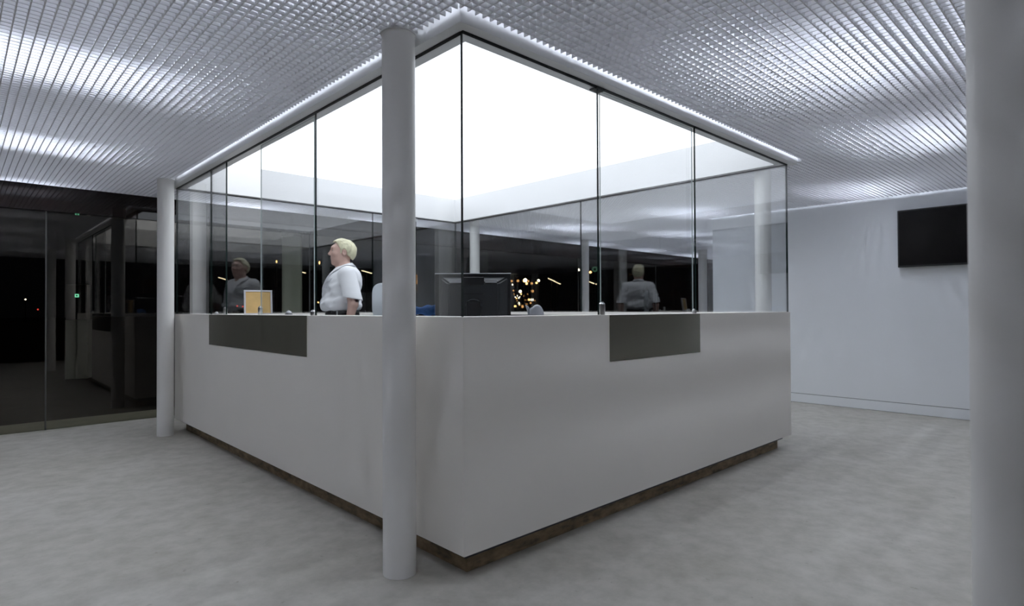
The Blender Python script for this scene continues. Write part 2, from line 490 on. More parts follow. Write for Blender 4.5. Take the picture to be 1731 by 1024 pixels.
# inner desk, built into the counter
poly_part('desk_top', [(T + .014, T + .014), (WD - T - .014, T + .014), (WD - T - .014, 0.72), (1.35, 0.72), (0.72, 1.35), (0.72, 3.9), (T + .014, 3.9)], 0.82, 0.85, M['white'])
for x, y in ((1.3, 0.66), (0.66, 1.3), (WD - 0.12, 0.66), (0.66, 3.84), (0.12, 3.84), (WD - 0.12, 0.12), (0.12, 0.12)):
    lbox('desk_leg', x - 0.025, x + 0.025, y - 0.025, y + 0.025, 0.10, 0.82, M['steel'], ctr)

# ------------------------------------------------------------------ columns
def column(x, y, r, label, grp='white round columns', z1=ZL + 0.05):
    root = empty('round_column', (x, y, 0)); tag(root, label, 'column', grp)
    bm = bmesh.new()
    lathe(bm, [(r, 0.0), (r, 1.2), (r, z1 + 0.5)], 48)
    o = finish('shaft', bm, M['column'], root); smooth_by_angle(o)
    bm = bmesh.new()
    lathe(bm, [(r + 0.0005, ZL - 0.006), (r + 0.007, ZL - 0.006), (r + 0.007, ZL + 0.03), (r + 0.0005, ZL + 0.03), (r + 0.0005, ZL - 0.006)], 40, cap=False)
    finish('collar', bm, M['white'], root)  # white ring added to stand in for light leaking around the column top
    return root
CR = 0.066
column(-0.131, 0.277, 0.071, 'white round column standing nearest the counter corner')
column(-0.128, 4.152, 0.068, 'white round column at the far left end of the counter')
column(WD + 0.125, 0.27, CR, 'pale round column behind the far right end of the glass')
column(WD + 0.125, 4.12, CR, 'pale round column rising behind the black monitor')
column(6.41, 4.61, 0.064, 'grey round column far behind the booth by the city lights')
column(9.62, 4.15, 0.085, 'dim grey column just past the end of the white wall')
nc = px_dir(1726, 512); nc = CAM + nc * 1.02
column(nc.x, nc.y, 0.072, 'blurred white column cut by the right picture edge')

# ------------------------------------------------------------------ television on the right wall
tv = empty('television', (XW, -0.73, 1.556))
tag(tv, 'black flat television hung on the white wall', 'television')
def rel(name, par, x0, x1, y0, y1, z0, z1, m, bevel=0.0):
    return mbox(name, (x0, x1, y0, y1, z0, z1), m, par, bevel)
rel('casing', tv, -0.062, -0.022, -0.535, 0.535, 0.0, 0.604, M['black'], 0.004)
rel('screen', tv, -0.0640, -0.0622, -0.522, 0.522, 0.018, 0.590, M['screen'])
rel('wall_bracket', tv, -0.022, -0.001, -0.2, 0.2, 0.15, 0.45, M['dark'])

# ------------------------------------------------------------------ night outside
tag(mbox('ground', (-40, 120, YG + 0.62, 140, -0.14, -0.02), M['asphalt']), kind='structure')
tag(mbox('kerb', (-40, 60, YG + 0.021, YG + 0.62, -0.14, -0.004), M['kerb']), kind='structure')

# ------------------------------------------------------------------ things inside the booth
M['shell'] = mat('monitor_shell', (0.022, 0.025, 0.028), 0.35, var=0.08)
M['frame'] = mat('frame_silver', (0.62, 0.62, 0.66), 0.35, metal=0.3, var=0.03)
M['tan'] = mat('tan_board', (0.62, 0.42, 0.17), 0.7, var=0.12, scale=12)
M['blue'] = mat('blue_cloth', (0.028, 0.10, 0.27), 0.8, var=0.35, scale=14, bump=0.4, bscale=30)
M['chair'] = mat('pale_chair_shell', (0.62, 0.66, 0.70), 0.45, var=0.03)
M['grey'] = mat('pale_grey_plastic', (0.40, 0.42, 0.46), 0.4, var=0.06)

# black monitor seen from behind
mp_ = at_d(799.5, 520, 3.62)
mon = empty('monitor', (mp_.x, mp_.y, 0.85), YAW - math.pi / 2)      # local +Y looks away from the camera
tag(mon, 'black computer monitor seen from behind at the glass corner', 'monitor')
MW, MT = 0.233, 0.503                                          # half width, top above the desk
bm = bmesh.new(); box(bm, -MW, MW, 0.0, 0.028, 0.10, MT - 0.004, 0.004)
finish('bezel', bm, M['black'], mon)
bm = bmesh.new(); box(bm, -MW - 0.001, MW + 0.001, -0.004, 0.03, MT - 0.004, MT, 0.001)
tp = finish('top_strip', bm, M['matte'], mon); tp['label'] = 'thin silver top edge'
bm = bmesh.new()                                               # tapered back shell
a = [(-MW + 0.03, 0.0, 0.13), (MW - 0.012, 0.0, 0.13), (MW - 0.012, 0.0, MT - 0.022), (-MW + 0.03, 0.0, MT - 0.022)]
b = [(-0.15, -0.055, 0.16), (0.16, -0.055, 0.16), (0.16, -0.055, MT - 0.06), (-0.15, -0.055, MT - 0.06)]
va = [bm.verts.new(p) for p in a]; vb = [bm.verts.new(p) for p in b]
bm.faces.new(va); bm.faces.new(vb[::-1])
for k in range(4): bm.faces.new((va[k], vb[k], vb[(k + 1) % 4], va[(k + 1) % 4]))
bmesh.ops.bevel(bm, geom=list(bm.edges), offset=0.01, segments=2, affect='EDGES')
sh = finish('back_shell', bm, M['shell'], mon)
for x0, x1 in ((-0.14, -0.062), (0.078, 0.15)):
    o = mbox('vent_panel', (x0, x1, -0.058, -0.03, MT - 0.062, MT - 0.040), M['silver'], sh, 0.002)
mbox('label_recess', (-0.056, 0.072, -0.058, -0.04, MT - 0.075, MT - 0.028), M['black'], sh, 0.003)
mbox('connector_bar', (-0.05, 0.07, -0.060, -0.04, MT - 0.135, MT - 0.125), M['black'], sh)
bm = bmesh.new()
seg = 24
for i in range(seg):                                           # ring of the cable arch
    a0, a1 = math.pi * i / seg, math.pi * (i + 1) / seg
    q = []
    for r, yv in ((0.036, -0.054), (0.040, -0.066), (0.046, -0.066), (0.050, -0.054)):
        q.append((r, yv))
    for (ra, ya), (rb, yb) in zip(q, q[1:]):
        bm.faces.new([bm.verts.new((0.008 + r * math.cos(t), y, 0.30 + r * math.sin(t) * 0.9)) for r, y, t in ((ra, ya, a0), (rb, yb, a0), (rb, yb, a1), (ra, ya, a1))])
bmesh.ops.remove_doubles(bm, verts=bm.verts, dist=1e-5)
finish('cable_arch', bm, M['dark'], sh)
bm = bmesh.new(); box(bm, -0.035, 0.05, -0.075, -0.045, 0.012, 0.33, 0.006); finish('stand_neck', bm, M['black'], mon)
bm = bmesh.new()
lathe(bm, [(0.12, 0.0), (0.122, 0.006), (0.11, 0.012), (0.03, 0.016)], 32, 0.0, -0.02)
finish('stand_foot', bm, M['black'], mon)
bm = bmesh.new(); box(bm, -MW + 0.015, MW - 0.015, 0.0275, 0.0290, 0.125, MT - 0.022); finish('screen', bm, M['screen'], mon)

# framed tan board on the long counter side
fp = at_x(437, 531, 0.19)
fr = empty('picture_frame', (fp.x, fp.y, ZT + 0.001), math.atan2(-(fp.x - CAM.x), (fp.y - CAM.y)) + 0.10)
tag(fr, 'small silver frame holding a tan board on the counter', 'picture frame')
fd = (Vector((fp.x, fp.y)) - Vector((CAM.x, CAM.y))).length
sc_ = (fp - CAM).dot(fwd) / F_PX
fw_, fh_ = 43 * sc_ / 2 * 1.03, 41 * sc_
lean = 0.16
def leaned(name, x0, x1, z0, z1, y0, y1, m, par):
    bm = bmesh.new(); box(bm, x0, x1, y0, y1, z0, z1, 0.0015)
    for v in bm.verts:
        v.co.y += v.co.z * lean
    return finish(name, bm, m, par)
b_ = 0.0125
leaned('frame_side', -fw_, -fw_ + b_, 0, fh_, 0, 0.016, M['frame'], fr)
leaned('frame_side', fw_ - b_, fw_, 0, fh_, 0, 0.016, M['frame'], fr)
leaned('frame_rail', -fw_ + b_, fw_ - b_, fh_ - b_, fh_, 0, 0.016, M['frame'], fr)
leaned('frame_rail', -fw_ + b_, fw_ - b_, 0, b_ * 0.7, 0, 0.016, M['frame'], fr)
leaned('board', -fw_ + b_, fw_ - b_, b_ * 0.7, fh_ - b_, 0.004, 0.012, M['tan'], fr)
leaned('back_strut', -0.02, 0.02, 0.0, fh_ * 0.75, 0.017, 0.021, M['dark'], fr)

# reception bell
bp_ = at_x(488, 528, 0.2)
be = empty('service_bell', (bp_.x, bp_.y, ZT + 0.001)); be.scale = (0.72, 0.72, 0.8)
tag(be, 'tiny shiny domed service bell beside the tan board', 'bell')
bm = bmesh.new(); lathe(bm, [(0.036, 0), (0.036, 0.006), (0.033, 0.008)], 24); finish('bell_base', bm, M['dark'], be)
bm = bmesh.new(); lathe(bm, [(0.032 * math.cos(t), 0.009 + 0.026 * math.sin(t)) for t in [i * math.pi / 16 for i in range(8)]] + [(0.003, 0.0355)], 24)
o = finish('bell_dome', bm, M['silver'], be); smooth_by_angle(o, 60)
bm = bmesh.new(); lathe(bm, [(0.004, 0.035), (0.004, 0.041), (0.002, 0.043)], 12); finish('bell_button', bm, M['steel'], be)

# grey rounded object right of the monitor
gp = at_y(907, 532, 0.30)
gs = (gp - CAM).dot(fwd) / F_PX
go = empty('desk_object', (gp.x, gp.y, ZT + 0.001), YAW - math.pi / 2)
tag(go, 'small grey rounded shell with an upright fin right of the monitor', 'desk object')
def shell(name, prof, depth, m, par):
    """closed outline in local X-Z, given a rounded thickness along Y"""
    bm = bmesh.new(); n = len(prof); rings = []
    cx = sum(p[0] for p in prof) / n; cz = sum(p[1] for p in prof) / n
    for yv, k in ((-depth, 0.55), (-depth * 0.8, 0.85), (-depth * 0.4, 0.98), (depth * 0.4, 0.98), (depth * 0.8, 0.85), (depth, 0.55)):
        rings.append([bm.verts.new((cx + (x - cx) * k, yv, max(0.0, cz + (z - cz) * k) if z > 0 else 0.0)) for x, z in prof])
    for ra, rb in zip(rings, rings[1:]):
        for i in range(n): bm.faces.new((ra[i], ra[(i + 1) % n], rb[(i + 1) % n], rb[i]))
    bm.faces.new(rings[0][::-1]); bm.faces.new(rings[-1])
    o = finish(name, bm, m, par); smooth_by_angle(o, 50); return o
P_ = [((x - 36) * gs, max(0, (26 - y)) * gs) for x, y in ((22, 26), (22, 20), (17, 15), (22, 12.5), (26, 9), (29, 8.4), (33, 9.3), (36, 12), (39, 16), (40, 21), (41, 26))]
shell('dome', [((x - 908 + 880 + 0) * gs, max(0, 26 - y) * gs) for x, y in ((16, 26), (15.6, 20), (17.5, 14.6), (21, 13), (24, 10), (28.5, 8.4), (33, 9.6), (36.5, 13), (39.5, 19), (41, 26))], 0.035, M['grey'], go)
shell('fin', [((x - 908 + 880) * gs, max(0, 26 - y) * gs) for x, y in ((13.5, 26), (12.0, 19), (9.0, 10), (9.6, 8.6), (13, 10.5), (16, 14), (17, 20), (17, 26))], 0.012, M['grey'], go)

# blue cloth behind the near column
cp = at_d(718, 530, 3.75)
bl = empty('blue_cloth', (cp.x, cp.y, 0.85), YAW - math.pi / 2)
tag(bl, 'crumpled blue cloth hung over a dark support left of the monitor', 'cloth')
bm = bmesh.new()
nx, nz = 20, 14
grid = []
for i in range(nx + 1):
    col_ = []
    for j in range(nz + 1):
        u, v = i / nx, j / nz
        x = (u - 0.5) * 0.20
        ang = (v - 0.5) * 2.4
        z = 0.255 + 0.055 * math.cos(ang) * 0.9 + 0.006 * math.sin(7 * u + 5 * v) + 0.004 * math.sin(17 * u - 3 * v)
        z -= max(0, abs(ang) - 0.7) * 0.05
        y = 0.075 * math.sin(ang) + 0.006 * math.sin(11 * u + 6 * v)
        col_.append(bm.verts.new((x, y, z)))
    grid.append(col_)
for i in range(nx):
    for j in range(nz):
        bm.faces.new((grid[i][j], grid[i + 1][j], grid[i + 1][j + 1], grid[i][j + 1]))
bmesh.ops.solidify(bm, geom=list(bm.faces), thickness=0.006)
o = finish('cloth', bm, M['blue'], bl, True)
bm = bmesh.new(); lathe(bm, [(0.085, 0.0), (0.085, 0.02), (0.05, 0.03), (0.045, 0.21), (0.04, 0.255), (0.02, 0.275)], 24)
finish('dark_support', bm, M['black'], bl, False)

# pale chair, mostly hidden by the near column
ch_p = at_d(664, 520, 5.3)
ch = empty('office_chair', (ch_p.x, ch_p.y, 0.10), YAW - math.pi / 2 + 0.15)
tag(ch, 'pale rounded office chair half hidden behind the near column', 'chair')
bm = bmesh.new()
prof = []
W2, Z0c, Z1c = 0.185, 0.98 - 0.03, 1.285
n = 40
for i in range(n):
    t = 2 * math.pi * i / n
    c, s_ = math.cos(t), math.sin(t)
    ex = 2 / 4.5
    x = W2 * (abs(c) ** ex) * (1 if c > 0 else -1)
    z = (Z0c + Z1c) / 2 - 0.01 + (Z1c - Z0c) / 2 * (abs(s_) ** ex) * (1 if s_ > 0 else -1)
    prof.append((x, z))
rings = []
for yv, k in ((-0.022, 0.93), (-0.016, 0.99), (0.012, 1.0), (0.02, 0.95)):
    cz = (Z0c + Z1c) / 2 - 0.01
    rings.append([bm.verts.new((x * k, yv + 0.35 * x * x * 2 + 0.0, cz + (z - cz) * k)) for x, z in prof])
for ra, rb in zip(rings, rings[1:]):
    for i in range(n): bm.faces.new((ra[i], ra[(i + 1) % n], rb[(i + 1) % n], rb[i]))
bm.faces.new(rings[0][::-1]); bm.faces.new(rings[-1])
o = finish('backrest', bm, M['chair'], ch); smooth_by_angle(o, 40)
bm = bmesh.new(); box(bm, -0.22, 0.22, 0.02, 0.46, 0.44, 0.50, 0.02); finish('seat', bm, M['dark'], ch)
bm = bmesh.new(); box(bm, -0.03, 0.03, -0.05, -0.02, 0.42, 0.95, 0.006); box(bm, -0.03, 0.03, -0.05, 0.24, 0.41, 0.435, 0.004); finish('back_bar', bm, M['black'], ch)
bm = bmesh.new(); lathe(bm, [(0.025, 0.10), (0.025, 0.43)], 16, 0, 0.24); finish('gas_post', bm, M['steel'], ch)
for k in range(5):
    t = 2 * math.pi * k / 5 + 0.3
    bm = bmesh.new(); box(bm, 0.02, 0.27, -0.02, 0.02, 0.06, 0.10, 0.006)
    bmesh.ops.rotate(bm, verts=bm.verts, cent=(0, 0, 0), matrix=Matrix.Rotation(t, 3, 'Z'))
    bmesh.ops.translate(bm, verts=bm.verts, vec=(0, 0.24, 0))
    lg = finish('leg', bm, M['black'], ch)
    bm = bmesh.new(); lathe(bm, [(0.018, 0.001), (0.028, 0.012), (0.028, 0.045), (0.018, 0.06)], 12, 0.26 * math.cos(t), 0.24 + 0.26 * math.sin(t))
    finish('castor', bm, M['black'], lg)

# ------------------------------------------------------------------ night lights outside
M['l_warm'] = emit('warm_light', (1.0, 0.60, 0.22), 7.0)
M['l_white'] = emit('white_light', (1.0, 0.90, 0.72), 9.0)
M['l_dim'] = emit('dim_amber_light', (1.0, 0.50, 0.18), 1.6)
M['l_red'] = emit('red_light', (1.0, 0.08, 0.06), 1.6)
M['l_green'] = emit('green_sign', (0.25, 1.0, 0.62), 1.2)
M['l_bar'] = emit('linear_lamp', (1.0, 0.80, 0.52), 4.5)
M['facade'] = mat('far_facade', (0.35, 0.33, 0.30), 0.9, var=0.2)
def ball_mesh(m):
    bm = bmesh.new(); bmesh.ops.create_icosphere(bm, subdivisions=2, radius=1.0)
    me = bpy.data.meshes.new('glow'); bm.to_mesh(me); bm.free(); me.materials.append(M[m]); return me
balls = {k: ball_mesh(k) for k in ('l_warm', 'l_white', 'l_dim', 'l_red')}
town = [(888.0, 473.5, 'l_white', .28), (886.3, 474.5, 'l_warm', .22), (890, 479, 'l_warm', .20), (910.5, 474, 'l_white', .20), (907, 478, 'l_warm', .16), (899, 479, 'l_dim', .18), (893, 475, 'l_dim', .16),
        (879.5, 492.5, 'l_white', .22), (865, 475, 'l_dim', .17), (875.5, 474.5, 'l_dim', .20), (866, 481, 'l_white', .13), (900, 492, 'l_dim', .22), (899.5, 506.5, 'l_white', .22), (894, 506.5, 'l_warm', .18), (888, 507, 'l_dim', .14),
        (871, 502, 'l_white', .09), (875, 500, 'l_white', .09), (879, 501.5, 'l_white', .09), (873, 504, 'l_warm', .09), (877, 503.5, 'l_white', .09), (881, 497, 'l_warm', .10), (868, 491, 'l_dim', .12), (876.5, 512.5, 'l_white', .20),
        (871, 517.5, 'l_warm', .18), (879, 515, 'l_warm', .13), (883, 518, 'l_dim', .22), (890, 514, 'l_dim', .16), (897, 512, 'l_dim', .14), (904, 508, 'l_dim', .10), (874, 508, 'l_dim', .10), (869, 497, 'l_dim', .10), (886, 500, 'l_dim', .11), (892, 497, 'l_dim', .09)]
bm = bmesh.new(); lathe(bm, [(1, 0), (1, 1)], 6)
pole_me = bpy.data.meshes.new('pole'); bm.to_mesh(pole_me); bm.free(); pole_me.materials.append(M['black'])
def on_pole(root, z, r=0.05):
    o = bpy.data.objects.new('pole', pole_me); COL.objects.link(o); o.parent = root
    o.location = (0, 0, 0); o.scale = (r, r, z)
def lamp_post(name, p, k, sc):
    root = empty(name, (p.x, p.y, -0.02))
    on_pole(root, max(0.05, p.z + 0.02 - sc[2] * 0.9))
    o = bpy.data.objects.new('globe', balls[k]); COL.objects.link(o); o.parent = root
    o.location = (0, 0, p.z + 0.02); o.scale = sc
    return root
for i, (x, y, k, r) in enumerate(town):
    dd = 76 + 1.1 * i; r *= dd / 92
    o = lamp_post('town_light', at_d(x, y, dd), k, (r, r, r))
    tag(o, 'small town light glowing in the night right of the monitor', 'light', 'town lights seen right of the monitor')
for i, (x, y, k, r, lab) in enumerate(((978, 456, 'l_white', .11, 'greenish white point light beside the far grey column'), (998, 460, 'l_warm', .12, 'amber point light right of the far grey column'),
                        (43, 506, 'l_white', .06, 'faint white point light behind the left glazing'), (64, 523, 'l_red', .07, 'faint red point light behind the left glazing'),
                        (401, 517, 'l_red', .08, 'small red light left of the tan board'), (410.5, 518, 'l_red', .08, 'small red light touching the tan board'),
                        (540, 444, 'l_warm', .08, 'amber light beside the glass joint left of the person'), (538, 511, 'l_warm', .09, 'yellow light low beside the person, under the amber one'), (467.5, 442, 'l_warm', .07, 'amber light between the reflection and the pale column'))):
    sy = 2.6 if x in (540, 467.5) else 1.0
    o = lamp_post('night_light', at_d(x, y, 56 + 2.5 * i), k, (r, r, r * sy))
    tag(o, lab, 'light', 'single lights in the night')
# short slanted linear lamps of the forecourt
bars = [(927, 470, 937, 474.5, 'upper slanted lamp bar left of the far grey column'), (937.5, 475, 947, 479.5, 'lower slanted lamp bar left of the far grey column'), (994, 475, 1008, 480, 'slanted lamp bar right of the far grey column'),
        (497, 455.5, 516, 461, 'slanted lamp bar on the pale reflected column'), (612, 457, 628, 461.5, 'slanted lamp bar behind the shoulder of the person'), (370, 468.5, 383, 472.5, 'slanted lamp bar left of the reflected person')]
for xa, ya, xb, yb, lab in bars:
    A, B = at_d(xa, ya, 24), at_d(xb, yb, 23.4)
    mid_ = (A + B) / 2
    root = empty('linear_lamp', (mid_.x, mid_.y, -0.02)); on_pole(root, mid_.z + 0.02 - 0.0, 0.02); hz = mid_.z + 0.02; tag(root, lab, 'outdoor lamp', 'slanted lamp bars outside')
    d = B - A; L_ = d.length
    q = d.to_track_quat('X', 'Z')
    bm = bmesh.new(); box(bm, -L_ / 2, L_ / 2, -0.02, 0.02, -0.018, 0.012); o = finish('tube', bm, M['l_bar'], root); o.rotation_mode = 'QUATERNION'; o.rotation_quaternion = q; o.location.z = hz
    bm = bmesh.new(); box(bm, -L_ / 2 - 0.02, L_ / 2 + 0.02, -0.03, 0.03, 0.012, 0.04); o = finish('housing', bm, M['dark'], root); o.rotation_mode = 'QUATERNION'; o.rotation_quaternion = q; o.location.z = hz
# amber upright sign left of the monitor
sp_ = at_d(702.5, 478, 40); ss = 40 / F_PX
sg = empty('amber_sign', (sp_.x, sp_.y, -0.02), YAW - math.pi / 2); on_pole(sg, sp_.z + 0.6, 0.03); sz_ = sp_.z + 0.02; tag(sg, 'upright row of amber glowing marks beside the near column', 'sign')
for z0, z1, x1 in ((6, 14, 2.4), (-2, 5, 2.8), (-14, -6, 1.8)):
    mbox('mark', (-2.5 * ss, x1 * ss, -0.09, -0.031, sz_ + z0 * ss, sz_ + z1 * ss), M['l_dim'], sg)
# round green sign
gp_ = at_d(1005.5, 455, 20); gsn = empty('green_sign', (gp_.x, gp_.y, -0.02), YAW - math.pi / 2); on_pole(gsn, gp_.z - 0.06, 0.02); tag(gsn, 'dim round green sign behind the sliding pane', 'sign')
bm = bmesh.new(); lathe(bm, [(0.05, -0.02), (0.09, -0.02), (0.09, 0.02), (0.05, 0.02), (0.05, -0.02)], 24, cap=False)
bmesh.ops.rotate(bm, verts=bm.verts, cent=(0, 0, 0), matrix=Matrix.Rotation(math.pi / 2, 3, 'X'))
M['l_gdim'] = emit('dim_green_sign', (0.3, 0.75, 0.5), 0.22)
finish('ring', bm, M['l_gdim'], gsn).location.z = gp_.z + 0.02
# pale pier outside the rear glazing
pr = at_y(494, 450, 5.78)
M['pier'] = mat('pale_green_pier', (0.80, 0.88, 0.84), 0.7, var=0.05, scale=3)
pc = empty('square_pier', (pr.x, pr.y, -0.02), YAW - math.pi / 2 + 0.25); tag(pc, 'pale square pier outside, between the reflected figure and the person', 'pier')
bm = bmesh.new(); box(bm, -0.115, 0.115, -0.115, 0.115, 0.0, 2.12, 0.008); finish('shaft', bm, M['pier'], pc)
bm = bmesh.new(); box(bm, -0.125, 0.125, -0.125, 0.125, 2.12, 2.16, 0.004); finish('cap', bm, M['dark'], pc)
# pedestal with a green symbol outside the left glazing
pp = at_z(133, 639, -0.02)
pd = empty('access_pedestal', (pp.x, pp.y, -0.02), YAW - math.pi / 2 + 0.35); tag(pd, 'pale access pedestal with a green symbol outside the glazing', 'pedestal')
M['ped'] = mat('pedestal_grey', (0.55, 0.60, 0.55), 0.5, var=0.04)
bm = bmesh.new(); box(bm, -0.16, 0.16, -0.12, 0.12, 0.0, 1.0, 0.006); finish('body', bm, M['ped'], pd)
bm = bmesh.new(); box(bm, -0.16, 0.14, -0.10, 0.10, 1.004, 1.60, 0.01); finish('head', bm, M['black'], pd)
sy = mbox('symbol', (-0.028, 0.028, -0.106, -0.099, 1.385, 1.44), M['l_green'], pd)
mbox('symbol_centre', (-0.012, 0.012, -0.109, -0.1055, 1.40, 1.425), M['black'], sy)

# ------------------------------------------------------------------ person
def nets(F, o, h):
    """surface nets on a scalar field F (negative inside) -> verts, quads"""
    ins = F < 0
    c = np.zeros(tuple(n - 1 for n in F.shape), np.int8)
    for dx in (0, 1):
        for dy in (0, 1):
            for dz in (0, 1):
                c += ins[dx:F.shape[0] - 1 + dx, dy:F.shape[1] - 1 + dy, dz:F.shape[2] - 1 + dz]
    act = np.argwhere((c > 0) & (c < 8))
    idx = -np.ones(c.shape, np.int64); idx[tuple(act.T)] = np.arange(len(act))
    acc = np.zeros((len(act), 3)); cnt = np.zeros(len(act))
    corners = [(i, j, k) for i in (0, 1) for j in (0, 1) for k in (0, 1)]
    val = {cc: F[act[:, 0] + cc[0], act[:, 1] + cc[1], act[:, 2] + cc[2]] for cc in corners}
    for a in corners:
        for ax in range(3):
            if a[ax]: continue
            b = list(a); b[ax] = 1; b = tuple(b)
            fa, fb = val[a], val[b]
            m = (fa < 0) != (fb < 0)
            t = fa[m] / (fa[m] - fb[m])
            p = np.array(a, float) + np.outer(t, np.array(b) - np.array(a))
            acc[m] += p; cnt[m] += 1
    V = (act + acc / cnt[:, None]) * h + np.array(o)
    Q = []
    for ax in range(3):
        u, v = [(1, 2), (2, 0), (0, 1)][ax]
        sl0 = [slice(None)] * 3; sl1 = [slice(None)] * 3
        sl0[ax] = slice(0, -1); sl1[ax] = slice(1, None)
        e0, e1 = ins[tuple(sl0)], ins[tuple(sl1)]
        ed = np.argwhere(e0 != e1)
        ed = ed[(ed[:, u] > 0) & (ed[:, v] > 0) & (ed[:, u] < F.shape[u] - 1) & (ed[:, v] < F.shape[v] - 1)]
        fl = e0[tuple(ed.T)]
        def g(du, dv):
            q = ed.copy(); q[:, u] -= du; q[:, v] -= dv
            return idx[tuple(q.T)]
        q = np.stack([g(0, 0), g(1, 0), g(1, 1), g(0, 1)], 1)
        q[~fl] = q[~fl][:, ::-1]
        Q.append(q)
    return V, np.concatenate(Q)

class Field:
    def __init__(s, lo, hi, h):
        s.o = np.array(lo, float); s.h = h
        n = np.ceil((np.array(hi) - s.o) / h).astype(int) + 1
        s.F = np.full(tuple(n), 0.2, np.float32); s.n = n
    def sub(s, lo, hi):
        a = np.clip(np.floor((np.array(lo) - s.o) / s.h).astype(int), 0, s.n - 1)
        b = np.clip(np.ceil((np.array(hi) - s.o) / s.h).astype(int) + 1, 1, s.n)
        sl = tuple(slice(x, y) for x, y in zip(a, b))
        ax = [s.o[i] + s.h * np.arange(a[i], b[i]) for i in range(3)]
        X, Y, Z = np.meshgrid(*ax, indexing='ij', sparse=True)
        return sl, X, Y, Z
    def put(s, sl, d, k):
        f = s.F[sl]
        if k <= 0: s.F[sl] = np.minimum(f, d); return
        hh = np.clip(0.5 + 0.5 * (f - d) / k, 0, 1)
        s.F[sl] = f + (d - f) * hh - k * hh * (1 - hh)
    def cut(s, sl, d, k=0.004):
        f = s.F[sl]; d = -d
        hh = np.clip(0.5 - 0.5 * (f - d) / k, 0, 1)
        s.F[sl] = f + (d - f) * hh + k * hh * (1 - hh)
    def ell(s, c, r, k=0.02, cut=False, rot=0.0):
        m = max(r) + 0.09
        sl, X, Y, Z = s.sub([v - m for v in c], [v + m for v in c])
        x, y, z = X - c[0], Y - c[1], Z - c[2]
        if rot:
            x, z = x * math.cos(rot) + z * math.sin(rot), -x * math.sin(rot) + z * math.cos(rot)
        k0 = np.sqrt((x / r[0]) ** 2 + (y / r[1]) ** 2 + (z / r[2]) ** 2)
        k1 = np.sqrt((x / r[0] ** 2) ** 2 + (y / r[1] ** 2) ** 2 + (z / r[2] ** 2) ** 2) + 1e-9
        d = (k0 * (k0 - 1) / k1).astype(np.float32)
        s.cut(sl, d, k) if cut else s.put(sl, d, k)
    def cone(s, a, b, ra, rb, k=0.02, cut=False, sy=1.0):
        a, b = np.array(a, float), np.array(b, float)
        m = max(ra, rb) * max(1, sy) + 0.09
        sl, X, Y, Z = s.sub(np.minimum(a, b) - m, np.maximum(a, b) + m)
        ab = b - a; L2 = ab @ ab
        t = np.clip(((X - a[0]) * ab[0] + (Y - a[1]) * ab[1] + (Z - a[2]) * ab[2]) / L2, 0, 1)
        d = np.sqrt((X - a[0] - t * ab[0]) ** 2 + ((Y - a[1] - t * ab[1]) / sy) ** 2 + (Z - a[2] - t * ab[2]) ** 2) - (ra + (rb - ra) * t)
        d = d.astype(np.float32)
        s.cut(sl, d, k) if cut else s.put(sl, d, k)
    def plane(s, fn, k=0.006):
        sl, X, Y, Z = s.sub(s.o, s.o + s.h * s.n)
        s.cut(sl, np.broadcast_to(fn(X, Y, Z), s.F.shape).astype(np.float32), k)
    def mesh(s, name, m, par):
        s.F[0, :, :] = s.F[-1, :, :] = 0.1; s.F[:, 0, :] = s.F[:, -1, :] = 0.1; s.F[:, :, 0] = s.F[:, :, -1] = 0.1
        V, Q = nets(s.F, s.o, s.h)
        me = bpy.data.meshes.new(name)
        me.from_pydata(V.tolist(), [], Q.tolist())
        me.update()
        return link(name, me, m, par, True)

M['skin'] = mat('skin', (0.62, 0.41, 0.345), 0.5, var=0.06, scale=20)
M['shirt'] = mat('white_shirt', (0.86, 0.87, 0.90), 0.8, var=0.02, scale=10, bump=0.25, bscale=14)
M['trouser'] = mat('black_trousers', (0.010, 0.011, 0.016), 0.8, var=0.2, scale=20)
M['belt'] = mat('black_belt', (0.008, 0.008, 0.009), 0.35, var=0.1)
M['hair'] = mat('blonde_hair', (0.70, 0.67, 0.47), 0.55, var=0.22, scale=30, stretch=(1, 1, 0.35), bump=0.6, bscale=45)
M['eye'] = mat('eye_white', (0.7, 0.7, 0.7), 0.2, var=0.02)
M['iris'] = mat('iris', (0.06, 0.08, 0.10), 0.2, var=0.02)
M['brow'] = mat('eyebrow', (0.40, 0.30, 0.20), 0.7, var=0.1)
M['lip'] = mat('lips', (0.50, 0.24, 0.22), 0.5, var=0.05)
M['tattoo'] = mat('tattoo_ink', (0.22, 0.13, 0.14), 0.5, var=0.4, scale=60)

pos = at_d(583, 520, 5.35)
person = empty('person', (pos.x, pos.y, 0.10), math.radians(151))
tag(person, 'person with short blonde hair in a white short-sleeved shirt, looking left', 'person')
B = Field((-0.22, -0.42, -0.01), (0.26, 0.42, 1.70), 0.0055)
